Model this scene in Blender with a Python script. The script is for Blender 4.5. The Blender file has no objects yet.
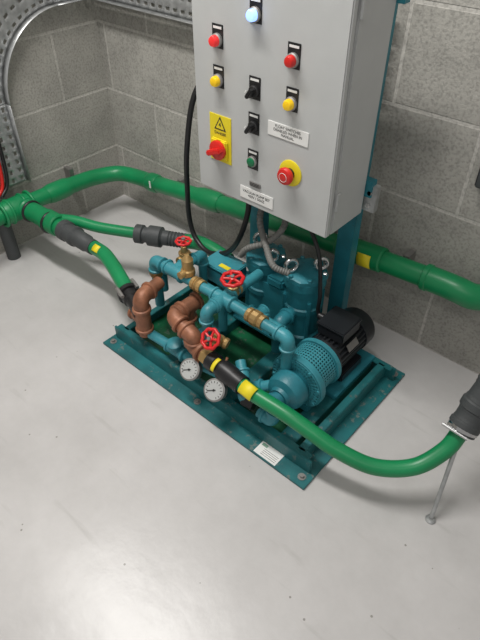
import bpy, bmesh, math, random
from mathutils import Vector, Matrix
random.seed(4)
V=Vector
sc=bpy.context.scene
sc.view_settings.view_transform='Standard'
COL=bpy.context.collection

# ------------------------------------------------------------ materials
def mat(name,col,rough=.5,metal=0.0,var=.12,scale=14,bump=.0,emit=0,spec=.5,wear=0,wcol=(.25,.24,.22)):
    m=bpy.data.materials.new(name); m.use_nodes=True
    nt=m.node_tree; b=nt.nodes['Principled BSDF']
    b.inputs['Roughness'].default_value=rough; b.inputs['Metallic'].default_value=metal
    b.inputs['Specular IOR Level'].default_value=spec
    tc=nt.nodes.new('ShaderNodeTexCoord'); nz=nt.nodes.new('ShaderNodeTexNoise')
    nz.inputs['Scale'].default_value=scale; nz.inputs['Detail'].default_value=6
    nt.links.new(tc.outputs['Object'],nz.inputs['Vector'])
    r=nt.nodes.new('ShaderNodeValToRGB')
    r.color_ramp.elements[0].position=.3; r.color_ramp.elements[1].position=.7
    r.color_ramp.elements[0].color=[c*(1-var) for c in col]+[1]
    r.color_ramp.elements[1].color=[min(1,c*(1+var)) for c in col]+[1]
    nt.links.new(nz.outputs['Fac'],r.inputs['Fac'])
    out=r.outputs['Color']
    if wear:
        n3=nt.nodes.new('ShaderNodeTexNoise'); n3.inputs['Scale'].default_value=38; n3.inputs['Detail'].default_value=8; n3.inputs['Roughness'].default_value=.7
        nt.links.new(tc.outputs['Object'],n3.inputs['Vector'])
        r3=nt.nodes.new('ShaderNodeValToRGB'); r3.color_ramp.elements[0].position=.70-wear*.1; r3.color_ramp.elements[1].position=.74-wear*.1
        nt.links.new(n3.outputs['Fac'],r3.inputs['Fac'])
        mx=nt.nodes.new('ShaderNodeMixRGB'); mx.inputs['Color2'].default_value=(*wcol,1)
        nt.links.new(r3.outputs['Color'],mx.inputs['Fac']); nt.links.new(out,mx.inputs['Color1']); out=mx.outputs['Color']
    nt.links.new(out,b.inputs['Base Color'])
    if bump:
        bp=nt.nodes.new('ShaderNodeBump'); bp.inputs['Strength'].default_value=bump; bp.inputs['Distance'].default_value=.002
        n2=nt.nodes.new('ShaderNodeTexNoise'); n2.inputs['Scale'].default_value=180
        nt.links.new(tc.outputs['Object'],n2.inputs['Vector'])
        nt.links.new(n2.outputs['Fac'],bp.inputs['Height']); nt.links.new(bp.outputs['Normal'],b.inputs['Normal'])
    if emit:
        b.inputs['Emission Color'].default_value=(*col,1); b.inputs['Emission Strength'].default_value=emit
    return m
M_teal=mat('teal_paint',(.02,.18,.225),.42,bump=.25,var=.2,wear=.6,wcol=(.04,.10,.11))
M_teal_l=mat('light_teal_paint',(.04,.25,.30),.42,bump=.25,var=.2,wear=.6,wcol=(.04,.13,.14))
M_skid=mat('skid_teal_paint',(.012,.13,.14),.45,var=.3,bump=.2,wear=1.2,wcol=(.12,.17,.16))
M_dgreen=mat('drip_tray_green',(.006,.085,.035),.35,var=.5,wear=1.2,wcol=(.07,.11,.08))
M_green=mat('green_pipe_plastic',(.006,.23,.08),.36,var=.15,scale=8,wear=.2,wcol=(.1,.3,.16))
M_dkgrey=mat('dark_grey_coupling',(.055,.06,.062),.55,bump=.3)
M_black=mat('black_plastic',(.012,.012,.013),.4)
M_motor=mat('motor_black_paint',(.012,.014,.017),.38)
M_copper=mat('bronze_fitting',(.29,.12,.065),.5,metal=.2,var=.35,scale=30,bump=.3,wear=.5,wcol=(.13,.065,.04))
M_brass=mat('brass',(.46,.30,.12),.4,metal=.5,var=.25)
M_red=mat('red_handwheel_paint',(.62,.018,.02),.35)
M_redp=mat('red_plastic',(.65,.02,.015),.3)
M_redl=mat('red_lens',(.75,.03,.03),.25,emit=.25)
M_yel=mat('yellow_label',(.80,.66,.02),.5,var=.05)
M_yell=mat('amber_lens',(.80,.50,.01),.25,emit=.15)
M_grnp=mat('green_pushbutton',(.005,.16,.06),.3)
M_white=mat('white_label',(.8,.8,.78),.5,var=.04)
M_lamp=mat('lamp_lens_lit',(.26,.42,1.0),.3,emit=1.7)
M_chrome=mat('chrome',(.6,.6,.6),.18,metal=1)
M_galv=mat('galvanised_steel',(.44,.45,.45),.38,metal=.6,var=.2,scale=40)
M_steel=mat('dull_steel',(.32,.31,.3),.45,metal=.7)
M_cab=mat('cabinet_grey_paint',(.50,.51,.505),.42,var=.03,bump=.12)
M_flex=mat('grey_flex_conduit',(.16,.16,.15),.55)
M_label_black=mat('label_print',(.02,.02,.02),.6)
M_dial=mat('gauge_dial',(.50,.51,.50),.3,var=.03)

def tex_floor():
    m=bpy.data.materials.new('painted_concrete_floor'); m.use_nodes=True; nt=m.node_tree; b=nt.nodes['Principled BSDF']
    tc=nt.nodes.new('ShaderNodeTexCoord')
    n=nt.nodes.new('ShaderNodeTexNoise'); n.inputs['Scale'].default_value=2.6; n.inputs['Detail'].default_value=10; n.inputs['Roughness'].default_value=.7
    r=nt.nodes.new('ShaderNodeValToRGB'); e=r.color_ramp.elements
    e[0].position=.3; e[0].color=(.475,.462,.455,1); e[1].position=.65; e[1].color=(.59,.575,.57,1)
    v=nt.nodes.new('ShaderNodeTexVoronoi'); v.inputs['Scale'].default_value=17
    lt=nt.nodes.new('ShaderNodeMath'); lt.operation='LESS_THAN'; lt.inputs[1].default_value=.05
    n3=nt.nodes.new('ShaderNodeTexNoise'); n3.inputs['Scale'].default_value=5
    gt=nt.nodes.new('ShaderNodeMath'); gt.operation='GREATER_THAN'; gt.inputs[1].default_value=.50
    mu=nt.nodes.new('ShaderNodeMath'); mu.operation='MULTIPLY'
    mx=nt.nodes.new('ShaderNodeMixRGB'); mx.inputs['Color2'].default_value=(.28,.27,.25,1)
    # faint scuffs: stretched noise
    mp=nt.nodes.new('ShaderNodeMapping'); mp.inputs['Scale'].default_value=(3,22,1); mp.inputs['Rotation'].default_value=(0,0,.7)
    ns=nt.nodes.new('ShaderNodeTexNoise'); ns.inputs['Scale'].default_value=1.6; ns.inputs['Detail'].default_value=7
    rs=nt.nodes.new('ShaderNodeValToRGB'); e=rs.color_ramp.elements; e[0].position=.62; e[0].color=(1,1,1,1); e[1].position=.78; e[1].color=(.86,.86,.85,1)
    nt.links.new(tc.outputs['Object'],mp.inputs['Vector']); nt.links.new(mp.outputs[0],ns.inputs['Vector']); nt.links.new(ns.outputs['Fac'],rs.inputs['Fac'])
    ms=nt.nodes.new('ShaderNodeMixRGB'); ms.blend_type='MULTIPLY'; ms.inputs['Fac'].default_value=1
    for q in (n,v,n3): nt.links.new(tc.outputs['Object'],q.inputs['Vector'])
    nt.links.new(n.outputs['Fac'],r.inputs['Fac']); nt.links.new(v.outputs['Distance'],lt.inputs[0]); nt.links.new(n3.outputs['Fac'],gt.inputs[0])
    nt.links.new(lt.outputs[0],mu.inputs[0]); nt.links.new(gt.outputs[0],mu.inputs[1]); nt.links.new(mu.outputs[0],mx.inputs['Fac'])
    nt.links.new(r.outputs['Color'],ms.inputs['Color1']); nt.links.new(rs.outputs['Color'],ms.inputs['Color2'])
    nt.links.new(ms.outputs['Color'],mx.inputs['Color1']); nt.links.new(mx.outputs['Color'],b.inputs['Base Color'])
    b.inputs['Roughness'].default_value=.3
    bp=nt.nodes.new('ShaderNodeBump'); bp.inputs['Strength'].default_value=.18; bp.inputs['Distance'].default_value=.004
    n2=nt.nodes.new('ShaderNodeTexNoise'); n2.inputs['Scale'].default_value=18; n2.inputs['Detail'].default_value=5
    nt.links.new(tc.outputs['Object'],n2.inputs['Vector']); nt.links.new(n2.outputs['Fac'],bp.inputs['Height']); nt.links.new(bp.outputs['Normal'],b.inputs['Normal'])
    return m
def tex_block(name,axis,off):
    m=bpy.data.materials.new(name); m.use_nodes=True; nt=m.node_tree; b=nt.nodes['Principled BSDF']
    tc=nt.nodes.new('ShaderNodeTexCoord'); sp=nt.nodes.new('ShaderNodeSeparateXYZ'); cb=nt.nodes.new('ShaderNodeCombineXYZ')
    nt.links.new(tc.outputs['Object'],sp.inputs[0])
    ad=nt.nodes.new('ShaderNodeMath'); ad.inputs[1].default_value=off
    nt.links.new(sp.outputs[axis],ad.inputs[0]); nt.links.new(ad.outputs[0],cb.inputs[0]); nt.links.new(sp.outputs['Z'],cb.inputs[1])
    br=nt.nodes.new('ShaderNodeTexBrick'); br.inputs['Scale'].default_value=1
    br.inputs['Brick Width'].default_value=.492; br.inputs['Row Height'].default_value=.246
    br.inputs['Mortar Size'].default_value=.0058; br.inputs['Mortar Smooth'].default_value=.3; br.offset=.5
    br.inputs['Color1'].default_value=(.375,.362,.33,1); br.inputs['Color2'].default_value=(.44,.425,.388,1); br.inputs['Mortar'].default_value=(.54,.52,.48,1)
    nt.links.new(cb.outputs[0],br.inputs['Vector'])
    n=nt.nodes.new('ShaderNodeTexNoise'); n.inputs['Scale'].default_value=135; n.inputs['Detail'].default_value=4
    n4=nt.nodes.new('ShaderNodeTexNoise'); n4.inputs['Scale'].default_value=9; n4.inputs['Detail'].default_value=6
    r=nt.nodes.new('ShaderNodeValToRGB'); e=r.color_ramp.elements; e[0].position=.33; e[0].color=(.75,.75,.75,1); e[1].position=.55; e[1].color=(1.03,1.03,1.03,1)
    r4=nt.nodes.new('ShaderNodeValToRGB'); e=r4.color_ramp.elements; e[0].position=.3; e[0].color=(.84,.84,.84,1); e[1].position=.7; e[1].color=(1.09,1.09,1.09,1)
    for q in (n,n4): nt.links.new(tc.outputs['Object'],q.inputs['Vector'])
    nt.links.new(n.outputs['Fac'],r.inputs['Fac']); nt.links.new(n4.outputs['Fac'],r4.inputs['Fac'])
    a=nt.nodes.new('ShaderNodeMixRGB'); a.blend_type='MULTIPLY'; a.inputs['Fac'].default_value=1
    c=nt.nodes.new('ShaderNodeMixRGB'); c.blend_type='MULTIPLY'; c.inputs['Fac'].default_value=1
    nt.links.new(br.outputs['Color'],a.inputs['Color1']); nt.links.new(r.outputs['Color'],a.inputs['Color2'])
    nt.links.new(a.outputs['Color'],c.inputs['Color1']); nt.links.new(r4.outputs['Color'],c.inputs['Color2'])
    nt.links.new(c.outputs['Color'],b.inputs['Base Color']); b.inputs['Roughness'].default_value=.9
    iv=nt.nodes.new('ShaderNodeMath'); iv.operation='MULTIPLY_ADD'; iv.inputs[1].default_value=-1.2
    nt.links.new(br.outputs['Fac'],iv.inputs[0]); nt.links.new(n.outputs['Fac'],iv.inputs[2])
    bp=nt.nodes.new('ShaderNodeBump'); bp.inputs['Strength'].default_value=.5; bp.inputs['Distance'].default_value=.003
    nt.links.new(iv.outputs[0],bp.inputs['Height']); nt.links.new(bp.outputs['Normal'],b.inputs['Normal'])
    return m

# ------------------------------------------------------------ mesh helpers
def empty(name,loc=(0,0,0)):
    e=bpy.data.objects.new(name,None); COL.objects.link(e); e.location=loc; e.empty_display_size=.05; return e
def finish(name,bm,m,parent,smooth=True,ang=35):
    bmesh.ops.recalc_face_normals(bm,faces=bm.faces)
    me=bpy.data.meshes.new(name); 
    if smooth:
        for f in bm.faces: f.smooth=True
        for e in bm.edges:
            if len(e.link_faces)==2 and e.calc_face_angle(0)>math.radians(ang): e.smooth=False
    bm.to_mesh(me); bm.free()
    o=bpy.data.objects.new(name,me); COL.objects.link(o); me.materials.append(m)
    if parent is not None:
        o.parent=parent; o.matrix_parent_inverse=Matrix.Translation(-V(parent.location))
    return o
def box(name,c,s,m,parent=None,bevel=.0,rot=None):
    bm=bmesh.new(); bmesh.ops.create_cube(bm,size=1)
    bmesh.ops.scale(bm,vec=V(s),verts=bm.verts)
    if bevel: bmesh.ops.bevel(bm,geom=list(bm.edges),offset=bevel,segments=2,affect='EDGES')
    if rot is not None: bmesh.ops.transform(bm,matrix=rot,verts=bm.verts)
    bmesh.ops.translate(bm,vec=V(c),verts=bm.verts)
    return finish(name,bm,m,parent,smooth=bool(bevel))
def frame(d):
    d=V(d).normalized(); a=V((0,0,1)) if abs(d.z)<.9 else V((1,0,0))
    x=a.cross(d).normalized(); y=d.cross(x); return x,y,d
def lathe(name,p,d,prof,m,parent=None,seg=28,star=None,ang=35,closed=True,phase=0):
    bm=bmesh.new(); x,y,z=frame(d); p=V(p); rings=[]
    for r,h in prof:
        ring=[]
        for i in range(seg):
            t=2*math.pi*i/seg+phase; rr=r*(star(i) if star else 1)
            ring.append(bm.verts.new(p+z*h+x*(rr*math.cos(t))+y*(rr*math.sin(t))))
        rings.append(ring)
    for a,b in zip(rings,rings[1:]):
        for i in range(seg):
            j=(i+1)%seg; bm.faces.new((a[i],a[j],b[j],b[i]))
    if closed: bm.faces.new(rings[0]); bm.faces.new(rings[-1])
    return finish(name,bm,m,parent,ang=ang)
def cyl(name,a,b,r,m,parent=None,seg=24,bev=0,r2=None):
    a=V(a); b=V(b); L=(b-a).length; r2=r if r2 is None else r2
    pr=[(r,0),(r2,L)] if not bev else [(r-bev,0),(r,bev),(r2,L-bev),(r2-bev,L)]
    return lathe(name,a,b-a,pr,m,parent,seg)
def hexn(name,a,b,r,m,parent=None):
    a=V(a);b=V(b); L=(b-a).length
    return lathe(name,a,b-a,[(r*.9,0),(r,L*.12),(r,L*.88),(r*.9,L)],m,parent,6,ang=25)
def catmull(pts,n=10):
    pts=[V(p) for p in pts]; P=[pts[0]*2-pts[1]]+pts+[pts[-1]*2-pts[-2]]; out=[]
    for i in range(1,len(P)-2):
        a,b,c,d=P[i-1:i+3]
        for k in range(n):
            t=k/n; out.append(.5*((2*b)+(c-a)*t+(2*a-5*b+4*c-d)*t*t+(3*b-a-3*c+d)*t**3))
    out.append(pts[-1]); return out
def fillet(pts,rad,n=8):
    pts=[V(p) for p in pts]; out=[pts[0]]
    for a,b,c in zip(pts,pts[1:],pts[2:]):
        r=min(rad,(a-b).length*.49,(c-b).length*.49)
        p=b+(a-b).normalized()*r; q=b+(c-b).normalized()*r
        for k in range(n+1):
            t=k/n; w=.78
            den=(1-t)**2+2*w*t*(1-t)+t*t
            out.append((p*(1-t)**2+b*(2*w*t*(1-t))+q*t*t)/den)
    out.append(pts[-1]); return out
def tube(name,path,r,m,parent=None,seg=20,ribs=None,cap=True,ang=40):
    path=[V(p) for p in path]; bm=bmesh.new(); rings=[]
    n=len(path); T=[]
    for i in range(n):
        t=(path[min(i+1,n-1)]-path[max(i-1,0)]); T.append(t.normalized())
    x,y,z=frame(T[0])
    for i in range(n):
        if i>0:
            q=T[i-1].rotation_difference(T[i]); x=q@x; y=q@y
        rr=r(i/(n-1)) if callable(r) else r
        if ribs: rr*=ribs(i)
        rings.append([bm.verts.new(path[i]+x*(rr*math.cos(2*math.pi*k/seg))+y*(rr*math.sin(2*math.pi*k/seg))) for k in range(seg)])
    for a,b in zip(rings,rings[1:]):
        for k in range(seg):
            j=(k+1)%seg; bm.faces.new((a[k],a[j],b[j],b[k]))
    if cap: bm.faces.new(rings[0]); bm.faces.new(rings[-1])
    return finish(name,bm,m,parent,ang=ang)
def torus(name,c,nrm,R,r,m,parent=None,S=32,s=10,wav=None,arc=1.0):
    x,y,z=frame(nrm); c=V(c); bm=bmesh.new(); rings=[]
    for i in range(S):
        t=2*math.pi*i/S*arc; RR=R*(wav(t) if wav else 1)
        d=x*math.cos(t)+y*math.sin(t)
        rings.append([bm.verts.new(c+d*(RR+r*math.cos(2*math.pi*k/s))+z*(r*math.sin(2*math.pi*k/s))) for k in range(s)])
    for i in range(S if arc==1.0 else S-1):
        a=rings[i]; b=rings[(i+1)%S]
        for k in range(s):
            j=(k+1)%s; bm.faces.new((a[k],a[j],b[j],b[k]))
    return finish(name,bm,m,parent,ang=80)
def perforated(name,fn,nu,nv,hu,hv,m,parent=None):
    bm=bmesh.new()
    for i in range(nu):
        for j in range(nv):
            U=[i/nu,(i+.5-hu/2)/nu,(i+.5+hu/2)/nu,(i+1)/nu]; W=[j/nv,(j+.5-hv/2)/nv,(j+.5+hv/2)/nv,(j+1)/nv]
            g=[[bm.verts.new(fn(u,w)) for w in W] for u in U]
            for a in range(3):
                for b in range(3):
                    if a==1 and b==1: continue
                    bm.faces.new((g[a][b],g[a+1][b],g[a+1][b+1],g[a][b+1]))
    bmesh.ops.remove_doubles(bm,verts=bm.verts,dist=1e-5)
    o=finish(name,bm,m,parent)
    s=o.modifiers.new('thickness','SOLIDIFY'); s.thickness=.0015
    return o
def sheet(name,fn,nu,nv,m,parent=None,th=.0015):
    bm=bmesh.new(); g=[[bm.verts.new(fn(i/nu,j/nv)) for j in range(nv+1)] for i in range(nu+1)]
    for i in range(nu):
        for j in range(nv): bm.faces.new((g[i][j],g[i+1][j],g[i+1][j+1],g[i][j+1]))
    o=finish(name,bm,m,parent); s=o.modifiers.new('thickness','SOLIDIFY'); s.thickness=th
    return o
def text(name,body,loc,size,m,parent,xd=(1,0,0),up=(0,0,1)):
    c=bpy.data.curves.new(name,'FONT'); c.body=body; c.size=size; c.align_x='CENTER'; c.align_y='CENTER'; c.extrude=.0002
    t=bpy.data.objects.new(name,c); COL.objects.link(t)
    bpy.context.view_layer.update()
    me=bpy.data.meshes.new_from_object(t.evaluated_get(bpy.context.evaluated_depsgraph_get()))
    bpy.data.objects.remove(t); 
    x=V(xd).normalized(); y=V(up).normalized(); z=x.cross(y)
    mt=Matrix((x,y,z)).transposed().to_4x4(); mt.translation=V(loc); me.transform(mt)
    me.materials.clear(); me.materials.append(m)
    o=bpy.data.objects.new(name,me); COL.objects.link(o); o.parent=parent; o.matrix_parent_inverse=Matrix.Translation(-V(parent.location)); return o
def collar(name,p,d,r,w,m,parent=None):
    d=V(d).normalized(); p=V(p)
    return lathe(name,p-d*w/2,d,[(r*.88,0),(r,w*.2),(r,w*.8),(r*.88,w)],m,parent,24)
def band(name,p,d,r,L,face,half,m,parent):
    d=V(d).normalized(); f=(V(face)-d*V(face).dot(d)).normalized(); s=d.cross(f)
    return sheet(name,lambda u,v:V(p)+d*((u-.5)*L)+(f*math.cos((v-.5)*2*half)+s*math.sin((v-.5)*2*half))*r,1,10,m,parent,.0008)
def pipe_run(name,pts,r,m,parent,fit=None,k=1.32,el=2.2):
    fit=fit or m; pts=[V(p) for p in pts]
    tube(name,fillet(pts,r*1.5),r,m,parent)
    for i,(a,b,c) in enumerate(zip(pts,pts[1:],pts[2:])):
        if (b-a).normalized().dot((c-b).normalized())>.93: continue
        L1=min(r*el,(a-b).length*.6); L2=min(r*el,(c-b).length*.6)
        p=b+(a-b).normalized()*L1; q=b+(c-b).normalized()*L2
        tube('%s_elbow_%d'%(name,i),fillet([p,b,q],r*1.7),r*k*.94,fit,parent)
        collar('%s_bead_%da'%(name,i),p,b-a,r*k*1.12,r*.6,fit,parent)
        collar('%s_bead_%db'%(name,i),q,c-b,r*k*1.12,r*.6,fit,parent)
def tee(name,p,d,branch,r,m,parent,k=1.35,L=2.1,double=False):
    p=V(p); d=V(d).normalized(); b=V(branch).normalized()
    cyl(name+'_run',p-d*r*L,p+d*r*L,r*k*.94,m,parent)
    cyl(name+'_branch',p-(b*r*L if double else b*0),p+b*r*L,r*k*.94,m,parent)
    for q,dd in [(p-d*r*L,d),(p+d*r*L,d),(p+b*r*L,b)]+([(p-b*r*L,b)] if double else []):
        collar(name+'_bead',q,dd,r*k*1.12,r*.6,m,parent)
def gate_valve(p,d,stem,r=.016,L=.05,H=.06,wheel=.033,nm='gate_valve'):
    p=V(p); d=V(d).normalized(); s=V(stem).normalized(); e=empty(nm,p)
    lathe('body',p-d*L/2,d,[(r*.95,0),(r*1.05,L*.1),(r*1.05,L*.22),(r*.85,L*.26),(r*1.05,L*.4),(r*1.1,L*.5),(r*1.05,L*.6),(r*.85,L*.74),(r*1.05,L*.78),(r*1.05,L*.9),(r*.95,L)],M_brass,e,12,ang=25)
    lathe('bonnet',p,s,[(r*1.0,0),(r*.95,r*1.1),(r*1.15,r*1.15),(r*1.15,r*1.6),(r*.7,r*1.75),(r*.6,H*.72),(r*.45,H*.75)],M_brass,e,16)
    cyl('stem',p+s*H*.7,p+s*(H+.006),.0035,M_steel,e,12)
    c=p+s*H
    torus('handwheel_rim',c,s,wheel*.86,wheel*.17,M_red,e,48,8,wav=lambda t:1+.05*math.cos(8*t))
    lathe('handwheel_hub',c-s*.005,s,[(wheel*.25,0),(wheel*.3,.003),(wheel*.26,.010),(wheel*.15,.012)],M_red,e,16)
    x,y,z=frame(s)
    for i in range(5):
        t=2*math.pi*i/5+.3; dd=x*math.cos(t)+y*math.sin(t)
        tube('spoke_%d'%(i+1),[c+dd*wheel*.1,c+dd*wheel*.5+s*.001,c+dd*wheel*.86],wheel*.12,M_red,e,8)
    lathe('stem_nut',c+s*.005,s,[(.006,0),(.006,.006)],M_steel,e,6)
    return e

# ------------------------------------------------------------ room
LX=-1.94; BY=1.39
fl=box('floor',((LX+2.2)/2-.05,-.1,-.05),(2.2-LX+.3,3.1,.1),tex_floor())
box('wall_back',((LX+2.2)/2-.05,BY+.05,1.25),(2.2-LX+.3,.1,2.7),tex_block('block_wall_back','X',.18))
box('wall_left',(LX-.05,-.1,1.25),(.1,3.08,2.7),tex_block('block_wall_left','Y',.05))

# ------------------------------------------------------------ skid frame
SX0,SX1,SY0,SY1=-1.217,-.388,.694,1.232
sk=empty('pump_skid_frame',(-.8,.96,0))
fw=.05
def rail(nm,x0,x1,y0,y1,side):
    box(nm+'_flange',((x0+x1)/2,(y0+y1)/2,.005),(x1-x0,y1-y0,.008),M_skid,sk,.001)
rail('front',SX0,SX1,SY0,SY0+fw,0); rail('back',SX0,SX1,SY1-fw,SY1,0)
rail('left',SX0,SX0+fw,SY0+fw,SY1-fw,0); rail('right',SX1-fw,SX1,SY0+fw,SY1-fw,0)
wh=.05
def web(nm,c,s): box(nm,c,s,M_skid,sk,.0015)
web('front_web',((SX0+SX1)/2,SY0+fw,.009+wh/2),(SX1-SX0-.03,.008,wh))
web('back_web',((SX0+SX1)/2,SY1-fw,.009+wh/2),(SX1-SX0-.03,.008,wh))
web('left_web',(SX0+fw,(SY0+SY1)/2,.009+wh/2),(.008,SY1-SY0-2*fw,wh))
web('right_web',(SX1-fw,(SY0+SY1)/2,.009+wh/2),(.008,SY1-SY0-2*fw,wh))
for nm,c,s in [('front_top',((SX0+SX1)/2,SY0+fw+.008,.009+wh),(SX1-SX0-.05,.022,.006)),('back_top',((SX0+SX1)/2,SY1-fw-.008,.009+wh),(SX1-SX0-.05,.022,.006)),
  ('left_top',(SX0+fw+.008,(SY0+SY1)/2,.009+wh),(.022,SY1-SY0-2*fw-.02,.006)),('right_top',(SX1-fw-.008,(SY0+SY1)/2,.009+wh),(.022,SY1-SY0-2*fw-.02,.006))]:
    web(nm,c,s)
box('drip_tray',((SX0+SX1)/2,(SY0+SY1)/2,.012),(SX1-SX0-2*fw,SY1-SY0-2*fw,.006),M_dgreen,sk)
for i,x in enumerate((-.95,-.72,-.50)):
    box('cross_member_%d'%(i+1),(x,(SY0+SY1)/2,.033),(.05,SY1-SY0-2*fw,.04),M_skid,sk,.002)
for i,(x,y) in enumerate([(SX0+.025,SY0+.025),(SX1-.025,SY0+.025),(SX1-.025,SY1-.025),(SX0+.025,SY1-.025),(-.80,SY0+.025)]):
    lathe('bolt_washer_%d'%i,(x,y,.009),(0,0,1),[(.011,0),(.011,.002)],M_steel,sk)
    lathe('bolt_head_%d'%i,(x,y,.011),(0,0,1),[(.0065,0),(.0065,.007)],M_steel,sk,6)
box('rating_label',(-.525,.719,.0098),(.075,.044,.0012),M_white,sk)
box('rating_label_logo',(-.548,.732,.0106),(.018,.009,.0006),mat('label_grey_green',(.22,.36,.28)),sk)
for i in range(4): box('rating_label_line_%d'%i,(-.518,.722-.006*i,.0106),(.05,.0012,.0006),M_flex,sk)

# ------------------------------------------------------------ control cabinet
CX0,CX1,CY0,CY1,CZ0,CZ1=-1.038,-.602,1.01,1.175,.528,1.13
cab=empty('control_cabinet',(-.815,1.1,.83))
box('body',((CX0+CX1)/2,(CY0+.022+CY1)/2,(CZ0+CZ1)/2),(CX1-CX0,CY1-CY0-.022,CZ1-CZ0),M_cab,cab,.004)
box('door_gasket',((CX0+CX1)/2,CY0+.020,(CZ0+CZ1)/2),(CX1-CX0-.012,.006,CZ1-CZ0-.012),M_black,cab)
box('door',((CX0+CX1)/2,CY0+.009,(CZ0+CZ1)/2),(CX1-CX0-.002,.018,CZ1-CZ0-.002),M_cab,cab,.003)
for z in (.62,1.04): box('hinge_%d'%(z*100),(CX1+.003,CY0+.03,z),(.006,.014,.045),M_cab,cab,.001)
box('gland_plate',((CX0+CX1)/2,(CY0+CY1)/2+.01,CZ0-.002),(.28,.09,.004),M_steel,cab)
f=CY0
Dn=(0,-1,0)
def plate(x,z,w=.034,h=.052): box('legend_plate',(x,f-.0008,z),(w,.0016,h),M_black,cab,.0005); box('legend_strip',(x,f-.0018,z+h*.36),(w*.75,.0005,h*.1),M_white,cab)
def lampb(x,z,m,nm):
    plate(x,z+.004); z-=.004
    lathe(nm+'_bezel',(x,f-.001,z),Dn,[(.0155,0),(.0155,.006),(.013,.008)],M_steel,cab)
    lathe(nm+'_lens',(x,f-.008,z),Dn,[(.0125,0),(.0125,.009),(.010,.014),(.005,.0155)],m,cab)
lampb(-.840,.999,M_lamp,'power_lamp')
lampb(-.953,.928,M_redl,'red_lamp'); lampb(-.733,.928,M_redp,'red_button')
lampb(-.953,.838,M_yell,'amber_lamp'); lampb(-.731,.837,M_yell,'amber_button')
def switch(x,z,nm):
    plate(x,z+.003)
    lathe(nm+'_bezel',(x,f-.001,z-.004),Dn,[(.0145,0),(.0145,.006),(.012,.008)],M_black,cab)
    box(nm+'_knob',(x,f-.017,z-.004),(.009,.022,.026),M_black,cab,.002,Matrix.Rotation(.6,3,'Y'))
    box(nm+'_mark',(x-.005,f-.0285,z+.002),(.002,.001,.008),M_white,cab,0,Matrix.Rotation(.6,3,'Y'))
switch(-.839,.838,'selector_switch_1'); switch(-.840,.754,'selector_switch_2')
plate(-.841,.664)
lathe('start_button_bezel',(-.841,f-.001,.660),Dn,[(.0145,0),(.0145,.006),(.012,.008)],M_steel,cab)
lathe('start_button',(-.841,f-.008,.660),Dn,[(.0115,0),(.0115,.004),(.010,.005)],M_grnp,cab)
box('isolator_plate',(-.951,f-.001,.686),(.074,.002,.125),M_yel,cab,.0005)
def tri(nm,x,z,s,m,y):
    bm=bmesh.new(); vs=[(x-s*.5,z-s*.29),(x+s*.5,z-s*.29),(x,z+s*.58)]
    a=[bm.verts.new((p,y,q)) for p,q in vs]; b=[bm.verts.new((p,y+.0006,q)) for p,q in vs]
    bm.faces.new(a); bm.faces.new(b[::-1])
    for i in range(3): bm.faces.new((a[i],a[(i+1)%3],b[(i+1)%3],b[i]))
    finish(nm,bm,m,cab,False)
tri('warning_triangle',-.951,.722,.040,M_label_black,f-.0027); tri('warning_triangle_fill',-.951,.722,.029,M_yel,f-.0032)
text('warning_bolt','4',(-.951,f-.0036,.724),.017,M_label_black,cab)
text('warning_text','DANGER',(-.951,f-.0024,.701),.010,M_label_black,cab)
box('isolator_base',(-.951,f-.006,.660),(.054,.010,.054),M_yel,cab,.003)
lathe('isolator_rotor',(-.951,f-.010,.660),Dn,[(.026,0),(.026,.008),(.023,.010)],M_redp,cab)
box('isolator_handle',(-.951,f-.026,.660),(.014,.02,.050),M_redp,cab,.003,Matrix.Rotation(1.2,3,'Y'))
lathe('emergency_stop_collar',(-.722,f-.0005,.667),Dn,[(.033,0),(.033,.002),(.031,.003)],M_yel,cab,40)
lathe('emergency_stop_neck',(-.722,f-.003,.667),Dn,[(.014,0),(.014,.014)],M_black,cab)
lathe('emergency_stop_mushroom',(-.722,f-.014,.667),Dn,[(.012,0),(.021,.003),(.022,.009),(.019,.015),(.010,.018),(.003,.0185)],M_redp,cab,36)
torus('emergency_stop_arrow',(-.722,f-.0318,.667),Dn,.011,.0006,M_white,cab,24,6)
box('float_switch_label',(-.737,f-.001,.762),(.118,.002,.034),M_white,cab,.0004)
text('float_switch_text','FLOAT SWITCHES\nDISABLED WHEN IN\nMANUAL',(-.737,f-.0022,.762),.0092,M_label_black,cab)
box('pump_label',(-.827,f-.001,.563),(.112,.002,.034),M_white,cab,.0004)
text('pump_label_text','VACUUM PUMP SET\n400V / 50HZ',(-.827,f-.0022,.563),.0105,M_label_black,cab)
box('door_latch',(-.832,f-.002,.597),(.036,.004,.012),M_steel,cab,.001)
for i in range(3): box('latch_slot_%d'%i,(-.832,f-.0045,.593+.004*i),(.03,.0006,.0012),M_black,cab)
for i,x in enumerate((-.93,-.87,-.80,-.73)):
    cyl('cable_gland_%d'%(i+1),(x,1.10,CZ0-.02),(x,1.10,CZ0),.013,M_black,cab,12)

fr=empty('cabinet_support_frame',(-.65,1.2,.3))
for i,x in enumerate((-.655,-.985)):
    box('post_%d'%(i+1),(x,1.205,.56),(.05,.006,1.09),M_teal,fr,.001)
    box('post_side_%d'%(i+1),(x+.022,1.222,.56),(.006,.034,1.09),M_teal,fr,.001)
    box('post_foot_%d'%(i+1),(x,1.205,.014),(.08,.045,.008),M_teal,fr,.001)
for z in (.60,1.045):
    box('cross_rail_%d'%(z*100),(-.815,1.188,z),(.46,.024,.045),M_teal,fr,.001)
box('brace_bracket',(-.590,1.192,.572),(.036,.02,.075),M_galv,fr,.002)
for z in (.555,.59): lathe('bracket_bolt_%d'%(z*100),(-.590,1.182,z),Dn,[(.007,0),(.007,.006)],M_chrome,fr,6)

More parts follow.
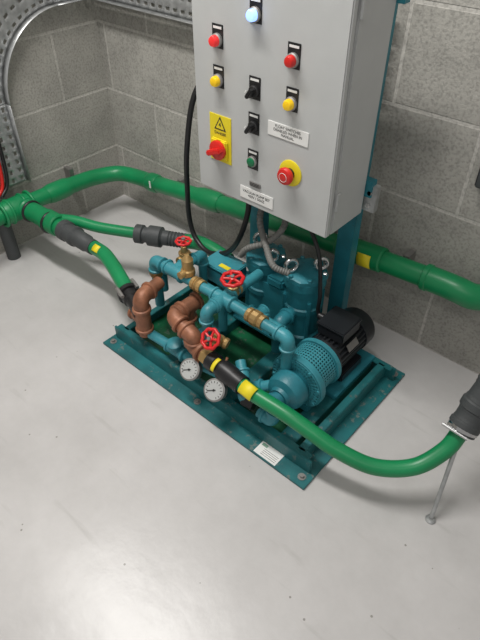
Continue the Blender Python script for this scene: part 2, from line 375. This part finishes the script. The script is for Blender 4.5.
# ------------------------------------------------------------ vacuum pump (twin canister)
vp=empty('vacuum_pump',(-.8,1.1,.06))
def canister(cx,cy,R,z0,z1,tag):
    lathe('casing_'+tag,(cx,cy,z0),(0,0,1),[(R*.8,0),(R,.02),(R,.05),(R*.9,.055),(R*.9,(z1-z0)*.5),(R*.98,(z1-z0)*.5+.004),(R*.98,(z1-z0)*.5+.02),(R*.9,(z1-z0)*.5+.024),(R*.9,z1-z0-.05),(R*1.02,z1-z0-.045),(R*1.02,z1-z0-.018)],M_teal,vp,40)
    lathe('lid_'+tag,(cx,cy,z1-.018),(0,0,1),[(R*1.08,0),(R*1.08,.012),(R*.95,.016),(R*.5,.022),(R*.2,.024)],M_teal,vp,8,ang=20,phase=.39)
    for k in range(6):
        t=2*math.pi*k/6+.3; q=(cx+R*.93*math.cos(t),cy+R*.93*math.sin(t))
        lathe('lid_bolt_%s_%d'%(tag,k),(q[0],q[1],z1-.008),(0,0,1),[(.007,0),(.007,.01),(.005,.012)],M_chrome if k%3==0 else M_teal,vp,6)
    for k in range(4):
        t=2*math.pi*k/4+.9; q=V((cx+R*.95*math.cos(t),cy+R*.95*math.sin(t),0))
        box('rib_%s_%d'%(tag,k),(q.x,q.y,(z0+z1)/2-.02),(.012,.012,(z1-z0)*.55),M_teal,vp,.002,Matrix.Rotation(t,3,'Z'))
canister(-.712,1.105,.062,.058,.33,'right')
canister(-.862,1.105,.060,.058,.32,'left')
box('bridge_block',(-.787,1.10,.18),(.12,.085,.16),M_teal,vp,.01)
box('bridge_top',(-.787,1.08,.27),(.06,.06,.03),M_teal,vp,.006)
box('mounting_foot',(-.79,1.10,.062),(.30,.13,.014),M_teal,vp,.003)
def eyebolt(x,y,z,ax):
    torus('lifting_eye',(x,y,z+.026),ax,.018,.0065,M_chrome,vp,28,10)
    lathe('eye_shank',(x,y,z-.01),(0,0,1),[(.011,0),(.011,.008),(.006,.010),(.006,.02)],M_chrome,vp,16)
eyebolt(-.675,1.125,.33,(.75,-.6,0)); eyebolt(-.735,1.062,.33,(.8,-.5,.1)); eyebolt(-.815,1.075,.32,(.5,-.8,0)); eyebolt(-.897,1.12,.32,(.6,-.7,.1))
lathe('suction_separator',(-1.06,1.12,.13),(1,0,0),[(.02,0),(.045,.008),(.048,.02),(.048,.09),(.045,.10),(.02,.12)],M_teal,vp,32)
cyl('separator_leg',(-1.0,1.12,.055),(-1.0,1.12,.1),.02,M_teal,vp)
jb=empty('terminal_box',(-1.0,1.05,.2))
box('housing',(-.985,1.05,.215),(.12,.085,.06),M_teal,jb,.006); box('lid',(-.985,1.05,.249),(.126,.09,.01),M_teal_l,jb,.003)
box('label',(-.967,1.03,.2548),(.04,.016,.001),M_yel,jb); box('bracket',(-.985,1.06,.12),(.03,.03,.14),M_teal,jb,.002)
for sx in (-.05,.05):
    for sy in (-.033,.033): lathe('screw',(-.985+sx,1.05+sy,.254),(0,0,1),[(.004,0),(.004,.002)],M_steel,jb,8)

# ------------------------------------------------------------ motor and bell housing (axis along Y)
AX,AZ=-.56,.145; Y0=-.03
mo=empty('electric_motor',(AX,1.1,AZ))
lathe('finned_body',(AX,1.035+Y0,AZ),(0,1,0),[(.060,0),(.060,.135)],M_motor,mo,96,star=lambda i:1.0 if i%4<2 else .88,ang=20)
lathe('front_endbell',(AX,1.018+Y0,AZ),(0,1,0),[(.045,0),(.060,.004),(.063,.012),(.063,.02)],M_motor,mo,36)
lathe('fan_cover',(AX,1.170+Y0,AZ),(0,1,0),[(.063,0),(.063,.045),(.057,.056),(.03,.058)],M_motor,mo,36)
for i in range(3): torus('fan_grille_%d'%i,(AX,1.229+Y0,AZ),(0,1,0),.018+.014*i,.0018,M_steel,mo)
box('conduit_box',(AX,1.10+Y0,AZ+.074),(.086,.092,.035),M_motor,mo,.004)
box('conduit_box_lid',(AX,1.10+Y0,AZ+.095),(.092,.098,.009),M_motor,mo,.003)
cyl('conduit_gland',(AX-.04,1.10+Y0,AZ+.076),(AX-.068,1.10+Y0,AZ+.076),.011,M_black,mo,12)
for s in (-1,1): box('foot_%d'%s,(AX+s*.048,1.10+Y0,AZ-.060),(.035,.11,.03),M_motor,mo,.003)
box('motor_plinth',(AX,1.07,.062),(.17,.22,.016),M_teal,mo,.002)
box('nameplate',(AX+.0535,1.10+Y0,AZ+.035),(.002,.05,.022),M_steel,mo,0,Matrix.Rotation(-.6,3,'Y'))
wp=empty('centrifugal_pump',(AX,.92,AZ))
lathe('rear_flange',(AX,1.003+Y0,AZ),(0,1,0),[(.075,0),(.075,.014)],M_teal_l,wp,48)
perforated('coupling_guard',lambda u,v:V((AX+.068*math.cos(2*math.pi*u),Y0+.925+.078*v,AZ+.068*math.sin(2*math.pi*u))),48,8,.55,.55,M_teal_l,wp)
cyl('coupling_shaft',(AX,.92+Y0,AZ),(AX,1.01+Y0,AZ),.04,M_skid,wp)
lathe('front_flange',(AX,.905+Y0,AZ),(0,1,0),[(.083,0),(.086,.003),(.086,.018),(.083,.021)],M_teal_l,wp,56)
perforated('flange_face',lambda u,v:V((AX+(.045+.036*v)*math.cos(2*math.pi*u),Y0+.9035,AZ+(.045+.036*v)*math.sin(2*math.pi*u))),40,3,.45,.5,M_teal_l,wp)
lathe('casing',(AX,.825+Y0,AZ),(0,1,0),[(.028,0),(.032,.01),(.050,.018),(.056,.03),(.056,.06),(.045,.075),(.045,.085)],M_teal,wp,36)
for k in range(8):
    t=2*math.pi*k/8+.2; lathe('flange_bolt_%d'%k,(AX+.076*math.cos(t),.898+Y0,AZ+.076*math.sin(t)),(0,1,0),[(.006,0),(.006,.008)],M_teal_l,wp,6)
box('casing_foot',(AX,.93+Y0,.068),(.10,.06,.03),M_teal,wp,.003)
lathe('suction_nozzle',(AX,.835+Y0,AZ),(0,-1,0),[(.022,0),(.022,.02),(.028,.022),(.028,.035)],M_teal,wp)

# ------------------------------------------------------------ pipe manifold
pm=empty('pipe_manifold',(-.85,.85,.2))
TL=M_teal_l
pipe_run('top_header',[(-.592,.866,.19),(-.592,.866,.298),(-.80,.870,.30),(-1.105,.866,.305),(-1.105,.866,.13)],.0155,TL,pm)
tee('tee_mid',(-.825,.870,.30),(1,0,0),(0,1,0),.0155,TL,pm,double=True)
pipe_run('branch_mid',[(-.825,.90,.30),(-.825,1.03,.30)],.0155,TL,pm)
pipe_run('branch_mid_front',[(-.825,.85,.30),(-.825,.80,.30),(-.825,.80,.12)],.0145,TL,pm)
tee('tee_left',(-1.02,.869,.302),(1,0,0),(0,1,0),.0155,TL,pm)
pipe_run('branch_left',[(-1.02,.89,.302),(-1.02,.985,.302),(-1.02,.985,.2)],.014,TL,pm)
pipe_run('second_header',[(-.66,.945,.225),(-.90,.945,.225),(-1.16,.935,.235),(-1.16,.935,.12)],.0145,TL,pm)
pipe_run('second_header_down',[(-.90,.945,.225),(-.90,.945,.09)],.0145,TL,pm)
pipe_run('pump_outlet_bend',[(-.712,1.05,.20),(-.712,.985,.20),(-.712,.985,.09)],.018,M_teal,pm)
tee('second_tee',(-.76,.945,.225),(1,0,0),(0,1,0),.0145,TL,pm)
pipe_run('lower_header',[(-1.055,.765,.105),(-.82,.775,.105),(-.66,.80,.105),(-.60,.835,.14)],.0155,TL,pm)
tee('lower_tee_1',(-.93,.770,.105),(1,0,0),(0,-.2,1),.0155,TL,pm)
tee('lower_tee_2',(-.73,.787,.105),(1,0,0),(0,-.3,1),.0155,TL,pm)
pipe_run('lower_drop',[(-.93,.77,.105),(-.93,.81,.105),(-.93,.90,.10)],.0145,TL,pm)
pipe_run('pump_feed',[(-.655,.80,.08),(-.655,.765,.10),(-.655,.765,.165),(-.70,.80,.19)],.015,TL,pm)
hexn('black_union',(-.62,.770,.10),(-.655,.765,.10),.024,M_black,pm)
pipe_run('front_foot_pipe',[(-.60,.765,.085),(-.555,.765,.085),(-.555,.78,.12)],.016,TL,pm)
pipe_run('bronze_riser',[(-1.075,.85,.245),(-1.06,.758,.245),(-1.06,.758,.10)],.020,M_copper,pm,k=1.3)
tee('bronze_riser_tee',(-1.06,.758,.165),(0,0,1),(-1,.12,.1),.019,M_copper,pm)
pipe_run('bronze_center',[(-.935,.865,.235),(-.935,.775,.235),(-.845,.765,.215),(-.845,.765,.185),(-.79,.758,.18)],.021,M_copper,pm,k=1.28,el=1.6)
tee('bronze_center_tee',(-.935,.83,.235),(0,1,0),(0,0,-1),.019,M_copper,pm)
pipe_run('bronze_drop',[(-.935,.83,.22),(-.935,.83,.13)],.017,M_copper,pm)
hexn('brass_nipple',(-.80,.759,.181),(-.765,.755,.181),.026,M_brass,pm)
for nm,a,b in [('brass_union_1',(-.735,.870,.30),(-.675,.869,.299)),('brass_union_2',(-.945,.869,.301),(-.905,.870,.301))]:
    a=V(a);b=V(b); lathe(nm,a,b-a,[(.017,0),(.021,.004),(.021,.014),(.018,.016),(.023,.022),(.023,(b-a).length-.02),(.018,(b-a).length-.015),(.021,(b-a).length-.012),(.021,(b-a).length)],M_brass,pm,12,ang=25)
lathe('brass_strainer',(-1.105,.866,.275),(0,0,-1),[(.018,0),(.022,.004),(.022,.02),(.018,.03)],M_brass,pm,12)
rv=empty('relief_valve',(-.965,.87,.32))
lathe('body',(-.965,.872,.305),(0,0,1),[(.016,0),(.016,.012),(.021,.015),(.021,.03),(.017,.034),(.0175,.065),(.012,.072),(.006,.08)],M_brass,rv,16,ang=25)
cyl('outlet',(-.965,.872,.33),(-.965,.838,.33),.011,M_brass,rv)
gate_valve((-1.045,.935,.30),(0,1,0),(0,0,1),H=.065,wheel=.025)
gate_valve((-.825,.915,.30),(0,1,0),(-.0,-.1,1),H=.05,wheel=.034)
gate_valve((-.775,.80,.222),(1,.25,-.2),(.0,-.62,.55),H=.050,wheel=.031)
tube('sense_line_1',catmull([(-.82,.75,.105),(-.815,.735,.12),(-.81,.74,.15),(-.83,.765,.18)]),.004,M_copper,pm,8)
tube('sense_line_2',catmull([(-.715,.745,.105),(-.715,.73,.12),(-.72,.745,.17),(-.73,.78,.2)]),.004,M_copper,pm,8)

def gauge(p,n,r=.030):
    p=V(p); n=V(n).normalized(); e=empty('pressure_gauge',p)
    lathe('case',p-n*.022,n,[(r*.85,0),(r,.004),(r,.020),(r*1.08,.022),(r*1.08,.027),(r*.93,.0285)],M_steel,e,40)
    lathe('dial',p+n*.0062,n,[(r*.92,0),(r*.92,.0012)],M_dial,e,40)
    x=V((1,0,0)); x=(x-n*x.dot(n)).normalized(); y=n.cross(x)
    for k in range(13):
        t=math.radians(225-22.5*k); d=x*math.cos(t)+y*math.sin(t)
        tube('tick_%d'%k,[p+n*.0078+d*r*.66,p+n*.0078+d*r*.84],.0008,M_label_black,e,6)
    d=x*math.cos(3.7)+y*math.sin(3.7)
    tube('needle',[p+n*.009-d*r*.2,p+n*.009+d*r*.7],.001,M_label_black,e,6)
    lathe('pivot',p+n*.0075,n,[(.003,0),(.003,.003)],M_label_black,e,12)
    q=p-n*.015-y*r*.9
    cyl('stem',q,q+V((0,.03,-.012)),.007,M_brass,e,12)
gauge((-.822,.722,.133),(.12,-.75,.66)); gauge((-.710,.706,.143),(.12,-.75,.66))

# ------------------------------------------------------------ front hose
fh=empty('front_green_hose',(-.4,.8,.15))
hp=[(-.655,.742,.185),(-.60,.738,.185),(-.50,.745,.178),(-.42,.755,.158),(-.35,.768,.136),(-.26,.798,.120),(-.185,.855,.130),(-.145,.915,.172),(-.135,.955,.215)]
tube('hose',catmull(hp,10),.021,M_green,fh,24)
ax=V((1,-.10,-.00)).normalized(); p0=V((-.775,.755,.183))
lathe('barbed_fitting',p0,ax,[(.022,0),(.028,.004),(.028,.03),(.024,.034),(.024,.05),(.029,.055),(.029,.095),(.0265,.10),(.0265,.135)],M_black,fh,32)
band('yellow_label_1',(-.61,.739,.184),(1,-.08,-.02),.0275,.045,(-.2,-.6,.8),.8,M_yel,fh)
band('yellow_label_2',(-.735,.751,.183),(1,-.08,-.0),.0285,.012,(-.2,-.6,.8),.8,M_yel,fh)
cp=catmull([(-.135,.955,.215),(-.132,.985,.255),(-.128,1.01,.30),(-.115,1.04,.35),(-.08,1.08,.40),(0,1.13,.43),(.15,1.2,.44)],14)
prof=[1,1,1.08,1.08,1.0,.97,.97,.97,1.0,1.1,1.1,1.1,1.0,.95,.95,.95,.95,1.0,1.08,1.08,1.0,.92]
tube('dark_coupling',cp[:44],lambda t:.035*prof[min(int(t*22),21)],M_dkgrey,fh,28,ang=25)
tube('riser_pipe',cp[40:],.030,M_green,fh,28)
collar('hose_clamp',(-.134,.962,.224),(.02,.55,.8),.0365,.018,M_chrome,fh)
box('clamp_screw',(-.155,.935,.235),(.022,.012,.012),M_chrome,fh,.002)
cyl('clamp_wing',(-.175,.93,.235),(-.11,.925,.235),.004,M_chrome,fh,8)
st=empty('pipe_support_leg',(-.1,.85,.1))
tube('rod',[(-.128,.935,.205),(-.101,.84,.008)],.0055,M_galv,st,12)
lathe('foot',(-.101,.838,.0),(0,0,1),[(.013,0),(.013,.004),(.008,.008)],M_galv,st,16)

# ------------------------------------------------------------ big wall pipe
gp=empty('green_header_pipe',(-1.2,1.3,.25))
bp_=[(-1.86,.83,.205),(-1.86,.95,.205),(-1.86,1.10,.20),(-1.855,1.20,.193),(-1.815,1.285,.190),(-1.73,1.315,.192),(-1.60,1.315,.205),(-1.40,1.312,.233),(-1.1,1.31,.268),(-.727,1.31,.300),(-.586,1.31,.312),(-.426,1.31,.323)]
tube('main_pipe',catmull(bp_,8),.032,M_green,gp,28)
tube('end_elbow',catmull([(-.44,1.31,.322),(-.38,1.31,.326),(-.335,1.31,.326),(-.298,1.32,.318),(-.275,1.35,.31),(-.270,1.386,.308)],8),.037,M_green,gp,28)
collar('elbow_bead',(-.43,1.31,.323),(1,0,.1),.040,.02,M_green,gp)
lathe('sleeve_right',V((-.73,1.31,.300)),V((.14,0,.013)),[(.035,0),(.039,.006),(.039,.155),(.035,.16)],M_green,gp,28)
band('yellow_label',(-.62,1.31,.311),(1,0,.09),.0405,.045,(.1,-.8,.0),.6,M_yel,gp)
collar('sleeve_left_1',(-1.86,1.02,.203),(0,1,-.02),.038,.11,M_green,gp)
collar('sleeve_left_2',(-1.62,1.315,.203),(1,0,.1),.038,.06,M_green,gp)
collar('joint_mid',(-1.30,1.311,.246),(1,0,.1),.039,.12,M_green,gp)
box('pipe_id_sticker_white',(-1.60,1.277,.217),(.008,.002,.03),M_white,gp)
collar('tee_body',(-1.86,.83,.205),(0,1,0),.045,.12,M_green,gp)
for y in (.77,.80,.86,.89): torus('tee_ring_%d'%(y*100),(-1.86,y,.205),(0,1,0),.044,.006,M_green,gp)
tube('tail',[(-1.86,.82,.205),(-1.86,.62,.20)],.032,M_green,gp)
cyl('drop_pipe',(-1.885,.775,.20),(-1.885,.775,.0),.026,M_dkgrey,gp)
box('side_bracket',(-1.919,1.12,.2),(.04,.02,.09),M_steel,gp,.002)
for i,(x,z) in enumerate([(-1.5,.21),(-.9,.27),(-.52,.303)]):
    box('back_bracket_%d'%i,(x,1.366,z),(.02,.045,.07),M_steel,gp,.002)

sl=empty('green_suction_line',(-1.5,.87,.2))
tube('pipe',[(-1.86,.856,.205),(-1.60,.867,.20)],.032,M_green,sl,28)
lathe('sleeve',V((-1.84,.857,.205)),V((1,.04,0)),[(.034,0),(.040,.006),(.040,.02),(.036,.025),(.036,.13),(.041,.135),(.041,.20),(.036,.205)],M_green,sl,28)
for k in range(2): torus('sleeve_ring_%d'%k,(-1.80+.12*k,.859,.204),(1,.04,0),.037,.006,M_black,sl)
lathe('dark_coupling',V((-1.615,.867,.20)),V((1,0,0)),[(.030,0),(.038,.005),(.038,.03),(.033,.034),(.033,.06),(.037,.064),(.037,.08),(.031,.085),(.031,.14),(.027,.146),(.027,.18)],M_dkgrey,sl,28)
band('yellow_label',(-1.40,.868,.20),(1,0,0),.0275,.03,(0,-.6,.8),.5,M_yel,sl)
tube('hose',catmull([(-1.46,.868,.20),(-1.38,.866,.202),(-1.30,.842,.203),(-1.22,.812,.20),(-1.15,.785,.195)],10),.0245,M_green,sl,24)
lathe('flange_black',V((-1.165,.79,.196)),V((1,-.35,-.05)),[(.03,0),(.036,.003),(.036,.018),(.029,.02),(.029,.045),(.024,.05),(.024,.11)],M_black,sl,28)
for s in (-1,1): hexn('flange_bolt_%d'%s,(-1.175,.79+.03*s,.20+.02),(-1.13,.775+.03*s,.20+.02),.007,M_steel,sl)

ml=empty('green_discharge_hose',(-1.35,1.0,.2))
tube('hose',catmull([(-1.66,.885,.215),(-1.60,.918,.215),(-1.52,.955,.205),(-1.43,1.005,.20),(-1.37,1.036,.20)],10),.020,M_green,ml,24)
d=V((.55,.27,0)).normalized(); q=V((-1.395,1.022,.20))
lathe('dark_coupling',q,d,[(.022,0),(.034,.004),(.034,.03),(.028,.034),(.028,.05),(.037,.054),(.037,.10),(.030,.104),(.027,.108),(.027,.13)],M_dkgrey,ml,28)
tube('ribbed_hose',[q+d*(.12+.004*i) for i in range(20)],.027,M_dkgrey,ml,24,ribs=lambda i:1 if i%3 else .9,ang=25)
tube('green_tail',catmull([q+d*.185,q+d*.24,V((-1.12,1.13,.20)),V((-1.04,1.13,.19))],8),.026,M_green,ml,24)

# ------------------------------------------------------------ cables
pc=empty('power_cable',(-1.1,1.1,.5))
tube('cable',catmull([(-.99,1.19,.80),(-1.055,1.19,.81),(-1.12,1.14,.775),(-1.163,1.12,.70),(-1.18,1.10,.554),(-1.19,1.10,.42),(-1.19,1.10,.31),(-1.16,1.095,.245),(-1.09,1.085,.225),(-1.0,1.08,.27),(-.945,1.075,.35),(-.925,1.09,.44),(-.93,1.10,.51)],10),.0085,M_black,pc,14)
fc=empty('flexible_conduit',(-.8,1.1,.4))
for i,pp in enumerate([[(-.87,1.10,.508),(-.87,1.08,.44),(-.81,1.04,.39),(-.76,1.01,.37),(-.72,1.03,.352)],[(-.80,1.10,.508),(-.79,1.09,.45),(-.82,1.06,.40),(-.88,1.04,.36),(-.91,1.04,.32)]]):
    tube('conduit_%d'%(i+1),catmull(pp,14),.010,M_flex,fc,14,ribs=lambda i:1 if i%2 else .85,ang=25)
tube('motor_lead',catmull([(-.73,1.10,.508),(-.66,1.08,.42),(-.635,1.07,.30),(-.635,1.07,.24),(-.627,1.07,.222)],10),.006,M_black,fc,10)

# ------------------------------------------------------------ cable tray
ct=empty('cable_tray',(-1.9,1.1,.8))
tx=LX+.03; ty=BY-.03; W=.15; BL=1.2
z0,y0=.56,1.20; Ri=.27
perforated('vertical_run',lambda u,v:V((tx,y0-Ri-W*v,.27+(.29)*u)),9,4,.5,.28,M_galv,ct)
perforated('bend',lambda u,v:V((tx,y0-(Ri+W*v)*math.cos(u*math.pi/2),z0+(Ri+W*v)*math.sin(u*math.pi/2))),14,4,.5,.28,M_galv,ct)
perforated('left_run',lambda u,v:V((tx,y0+(BY-y0-.03)*u,z0+Ri+W*v)),5,4,.5,.28,M_galv,ct)
perforated('back_run',lambda u,v:V((LX+.03+BL*u,ty,z0+Ri+W*v)),34,4,.5,.28,M_galv,ct)
lip=.028
for k,rr in enumerate((Ri,Ri+W)):
    sheet('lip_vertical_%d'%k,lambda u,v:V((tx+lip*v,y0-rr,.27+.29*u)),2,1,M_galv,ct)
    sheet('lip_bend_%d'%k,lambda u,v:V((tx+lip*v,y0-rr*math.cos(u*math.pi/2),z0+rr*math.sin(u*math.pi/2))),20,1,M_galv,ct)
    sheet('lip_left_%d'%k,lambda u,v:V((tx+lip*v,y0+(BY-y0-.03-lip*v)*u,z0+rr)),2,1,M_galv,ct)
    sheet('lip_back_%d'%k,lambda u,v:V((LX+.03+lip*v+(BL-lip*v)*u,ty-lip*v,z0+rr)),2,1,M_galv,ct)
for i,(y,z) in enumerate([(.85,.40),(1.28,.90)]): box('side_standoff_%d'%i,(LX+.015,y,z),(.028,.04,.04),M_galv,ct)
for i,x in enumerate((-1.6,-1.0)): box('back_standoff_%d'%i,(x,BY-.015,.90),(.04,.028,.04),M_galv,ct)
cb=empty('cable_bundle',(-1.9,.86,.3))
for i in range(3):
    tube('cable_%d'%i,catmull([(tx+.012,.82+.018*i,.62),(tx+.014,.815+.02*i,.42),(tx+.02,.80+.02*i,.30),(tx+.03,.76+.02*i,.26)],8),.007,M_black if i!=1 else M_redp,cb,10)
so=empty('junction_box',(-.36,1.36,.65))
box('box',(-.365,1.372,.635),(.06,.035,.06),M_black,so,.004); box('cover',(-.365,1.352,.635),(.05,.006,.05),M_dkgrey,so,.002)

# ------------------------------------------------------------ lights
def area(nm,loc,rot,sx,sy,power,col=(1,1,1)):
    l=bpy.data.lights.new(nm,'AREA'); l.shape='RECTANGLE'; l.size=sx; l.size_y=sy; l.energy=power; l.color=col
    o=bpy.data.objects.new(nm,l); COL.objects.link(o); o.location=loc; o.rotation_euler=rot; return o
area('fluorescent_light',(-1.2,.5,2.4),(0,0,0),1.2,.15,40,(1,.98,.945))
area('fluorescent_light.001',(.2,-.6,2.4),(0,0,0),1.2,.15,9,(1,.975,.94))
w=bpy.data.worlds.new('world'); sc.world=w; w.use_nodes=True
w.node_tree.nodes['Background'].inputs[0].default_value=(1,.98,.955,1); w.node_tree.nodes['Background'].inputs[1].default_value=.36

# ------------------------------------------------------------ camera
R=V((.752,.659,0)).normalized(); F=V((-.490,.559,-.669)).normalized(); U=R.cross(F); R=F.cross(U)
cam=bpy.data.cameras.new('camera'); cam.sensor_fit='VERTICAL'; cam.sensor_height=36; cam.lens=554/640*36; cam.clip_start=.02
co=bpy.data.objects.new('camera',cam); COL.objects.link(co)
mt=Matrix((R,U,-F)).transposed().to_4x4(); mt.translation=V((0,0,1.3)); co.matrix_world=mt
sc.camera=co
